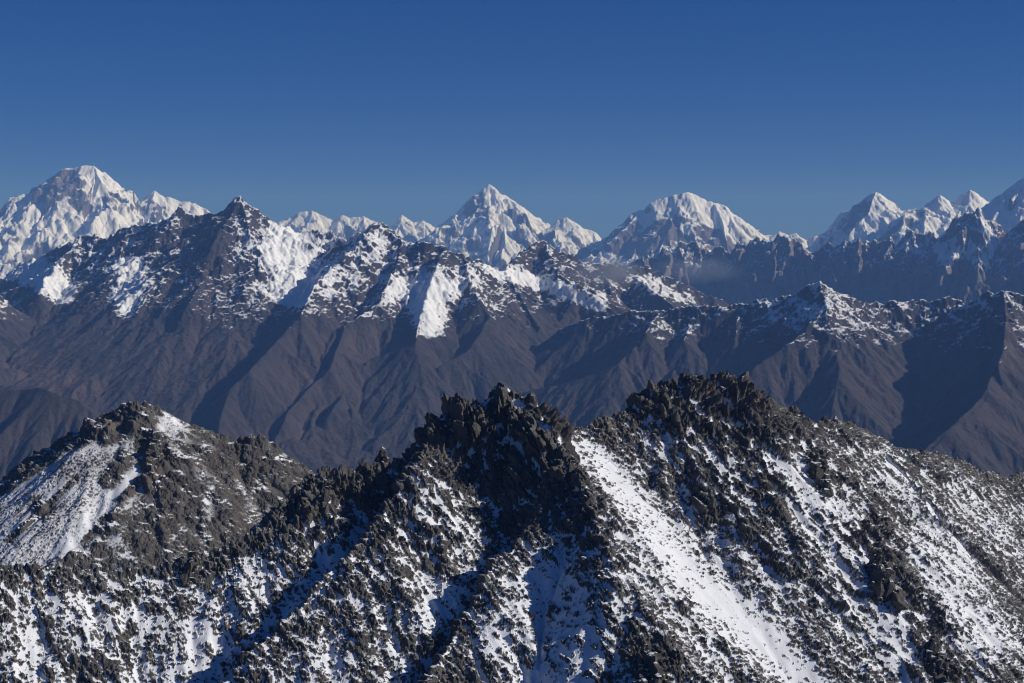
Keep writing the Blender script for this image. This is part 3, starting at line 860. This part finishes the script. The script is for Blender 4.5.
peak("snow_peak", 'steep pyramid-shaped white peak at the centre of the skyline', 121, 380, 620, 40000,
     [(380, 260), (410, 245), (430, 236), (447, 224), (458, 211), (468, 203), (476, 194), (489, 184), (497, 190), (505, 198), (516, 204), (529, 212), (540, 224), (548, 234), (560, 245), (600, 262)],
     [[(489, 184), (482, 200), (486, 220), (476, 240), (470, 262)], [(516, 204), (520, 225), (535, 245)], [(468, 203), (458, 225), (450, 250)], [(497, 190), (503, 215), (505, 240), (500, 262)]],
     bias=[([(475, 200), (485, 215)], 8, -0.95), ([(465, 215), (455, 230)], 10, -0.66), ([(500, 205), (530, 225)], 9, 0.48), ([(505, 225), (490, 240)], 8, 0.48)])
peak("snow_peak", 'small white horn right beside the central pyramid peak', 131, 500, 680, 39000,
     [(520, 255), (540, 240), (550, 230), (558, 220), (567, 218), (575, 224), (583, 228), (592, 231), (604, 241), (620, 252), (660, 265)],
     [[(562, 218), (568, 235), (580, 255)], [(555, 225), (548, 245)], [(592, 231), (600, 250)]],
     bias=[([(545, 240), (560, 250)], 10, -0.38)])
peak("snow_peak", 'massive white dome-shaped peak right of centre with rocky lower flanks', 141, 540, 860, 34000,
     [(540, 275), (580, 262), (603, 245), (618, 228), (632, 214), (640, 211), (647, 214), (655, 201), (666, 198), (677, 195), (690, 193), (702, 198), (713, 202), (724, 205), (732, 213), (740, 222), (752, 227), (764, 236), (772, 237), (779, 232), (788, 235), (796, 233), (806, 240), (816, 236), (840, 250), (860, 262)],
     [[(677, 195), (660, 215), (640, 235), (625, 258)], [(690, 193), (690, 215), (700, 235), (705, 262)], [(724, 205), (735, 228), (750, 250)], [(640, 211), (615, 240), (600, 262)], [(713, 202), (722, 222), (728, 250)], [(666, 198), (672, 225), (660, 250), (655, 275)],
      [(779, 232), (775, 250)]],
     bias=[([(660, 225), (640, 245)], 14, -1.52), ([(690, 235), (720, 250)], 18, -1.33), ([(610, 240), (630, 230)], 12, -0.95), ([(700, 210), (735, 235)], 7, 0.64), ([(655, 215), (640, 228)], 5, 1.12), ([(685, 228), (695, 240)], 5, 1.12), ([(640, 258), (655, 255)], 8, 0.48), ([(770, 250), (780, 260)], 15, -0.76)])
peak("snow_peak", 'sharp rocky white peak with a dark shaded left flank on the right side', 151, 730, 1000, 31000,
     [(740, 275), (790, 256), (822, 242), (835, 231), (846, 218), (858, 207), (866, 197), (876, 192), (884, 197), (892, 206), (900, 212), (908, 210), (915, 210), (930, 225), (960, 240), (1000, 250)],
     [[(876, 192), (868, 215), (850, 235), (845, 262)], [(884, 197), (890, 215), (902, 230), (905, 260)], [(858, 207), (840, 232), (825, 255)]],
     bias=[([(860, 205), (850, 225)], 10, -1.14), ([(880, 240), (930, 245)], 12, 0.48)])
peak("snow_peak", 'twin-topped white peak between the sharp peak and the right edge', 161, 820, 1150, 29500,
     [(850, 270), (890, 240), (905, 228), (918, 213), (928, 203), (940, 195), (946, 200), (953, 203), (960, 196), (970, 191), (977, 195), (985, 200), (995, 202), (1010, 215), (1050, 235), (1150, 260)],
     [[(940, 195), (930, 215), (915, 235), (905, 258)], [(940, 195), (948, 215), (950, 240), (945, 262)], [(970, 191), (968, 215), (980, 240)], [(995, 202), (1000, 230)]],
     rt=1.1, bias=[([(925, 212), (912, 225)], 7, -0.95), ([(970, 195), (960, 240)], 20, 0.80), ([(940, 205), (950, 212)], 6, -0.57)])
peak("snow_peak", 'big white peak cut off by the right edge of the picture', 171, 900, 1500, 26000,
     [(920, 275), (950, 245), (965, 232), (978, 215), (990, 203), (1003, 193), (1014, 186), (1024, 178), (1045, 183), (1070, 190), (1100, 196), (1150, 200), (1300, 210), (1500, 240)],
     [[(978, 214), (966, 232), (958, 255)], [(1003, 193), (1005, 215), (1000, 240)], [(978, 214), (990, 235), (1000, 262)], [(1024, 178), (1025, 205), (1015, 235)], [(1045, 183), (1040, 210), (1035, 250)], [(1010, 188), (992, 222), (985, 250)]],
     rt=1.2, bias=[([(975, 230), (985, 245)], 8, -0.76), ([(1010, 195), (1024, 190)], 6, -0.38), ([(1000, 215), (1015, 230)], 7, 0.64)])

# ------------------------------------------------------------------ thin cloud caught against the ranges
def wisp(label, px, py, D, wpx, hpx, seed, dens):
    rs = np.random.RandomState(seed)
    p = P(px, py, D); m = D / F
    bm = bmesh.new(); bmesh.ops.create_icosphere(bm, subdivisions=3, radius=1)
    me = bpy.data.meshes.new("cloud"); bm.to_mesh(me); bm.free()
    o = bpy.data.objects.new("cloud", me); sc.collection.objects.link(o)
    o.location = p; o.scale = (wpx * m / 2, wpx * m / 3, hpx * m / 2)
    mt = bpy.data.materials.new("cloud_wisp"); mt.use_nodes = True
    t = mt.node_tree; t.nodes.clear(); N = t.nodes; K = t.links
    out = N.new("ShaderNodeOutputMaterial"); v = N.new("ShaderNodeVolumePrincipled"); tc = N.new("ShaderNodeTexCoord")
    n = N.new("ShaderNodeTexNoise"); n.inputs['Scale'].default_value = 1.6; n.inputs['Detail'].default_value = 4
    mp = N.new("ShaderNodeMapping"); mp.inputs['Location'].default_value = (seed, 0, 0); mp.inputs['Scale'].default_value = (1, 1, .7)
    K.new(tc.outputs['Object'], mp.inputs[0]); K.new(mp.outputs[0], n.inputs['Vector'])
    ln = N.new("ShaderNodeVectorMath"); ln.operation = 'LENGTH'; K.new(tc.outputs['Object'], ln.inputs[0])
    f = N.new("ShaderNodeMapRange"); f.inputs[1].default_value = 1; f.inputs[2].default_value = .1; f.inputs[3].default_value = 0; f.inputs[4].default_value = 1
    K.new(ln.outputs['Value'], f.inputs[0])
    a = N.new("ShaderNodeMath"); a.operation = 'MULTIPLY_ADD'; K.new(n.outputs[0], a.inputs[0]); a.inputs[1].default_value = 1.6; a.inputs[2].default_value = -.42
    b = N.new("ShaderNodeMath"); b.operation = 'MULTIPLY'; b.use_clamp = True; K.new(a.outputs[0], b.inputs[0]); K.new(f.outputs[0], b.inputs[1])
    c = N.new("ShaderNodeMath"); c.operation = 'MULTIPLY'; K.new(b.outputs[0], c.inputs[0]); c.inputs[1].default_value = dens
    K.new(c.outputs[0], v.inputs['Density']); v.inputs['Color'].default_value = (.62, .68, .82, 1)
    K.new(v.outputs[0], out.inputs['Volume'])
    me.materials.append(mt)
    tag(o, label, 'cloud', 'cloud wisps below the white peaks')
wisp('small grey cloud wisp below the gap between the white horn and the dome-shaped peak', 606, 273, 12700, 84, 36, 5, .011)
wisp('longer grey cloud wisp across the foot of the white dome-shaped peak', 698, 270, 17500, 104, 32, 8, .0024)

# ------------------------------------------------------------------ air
def haze():
    bm = bmesh.new()
    bmesh.ops.create_cube(bm, size=1)
    me = bpy.data.meshes.new("haze"); bm.to_mesh(me); bm.free()
    o = bpy.data.objects.new("haze", me); sc.collection.objects.link(o)
    zb, zt = CZ - 2602, CZ + 2100
    o.scale = (121000, 121000, zt - zb); o.location = (0, 15000, (zb + zt) / 2)
    m = bpy.data.materials.new("haze"); m.use_nodes = True
    t = m.node_tree; t.nodes.clear()
    out = t.nodes.new("ShaderNodeOutputMaterial"); v = t.nodes.new("ShaderNodeVolumePrincipled")
    v.inputs['Color'].default_value = (.20, .42, 1.0, 1)
    v.inputs['Absorption Color'].default_value = (.4, .4, .4, 1)
    v.inputs['Density'].default_value = 2.6e-5
    v.inputs['Anisotropy'].default_value = 0.0
    t.links.new(v.outputs[0], out.inputs['Volume'])
    me.materials.append(m)
    tag(o, kind='stuff')
haze()
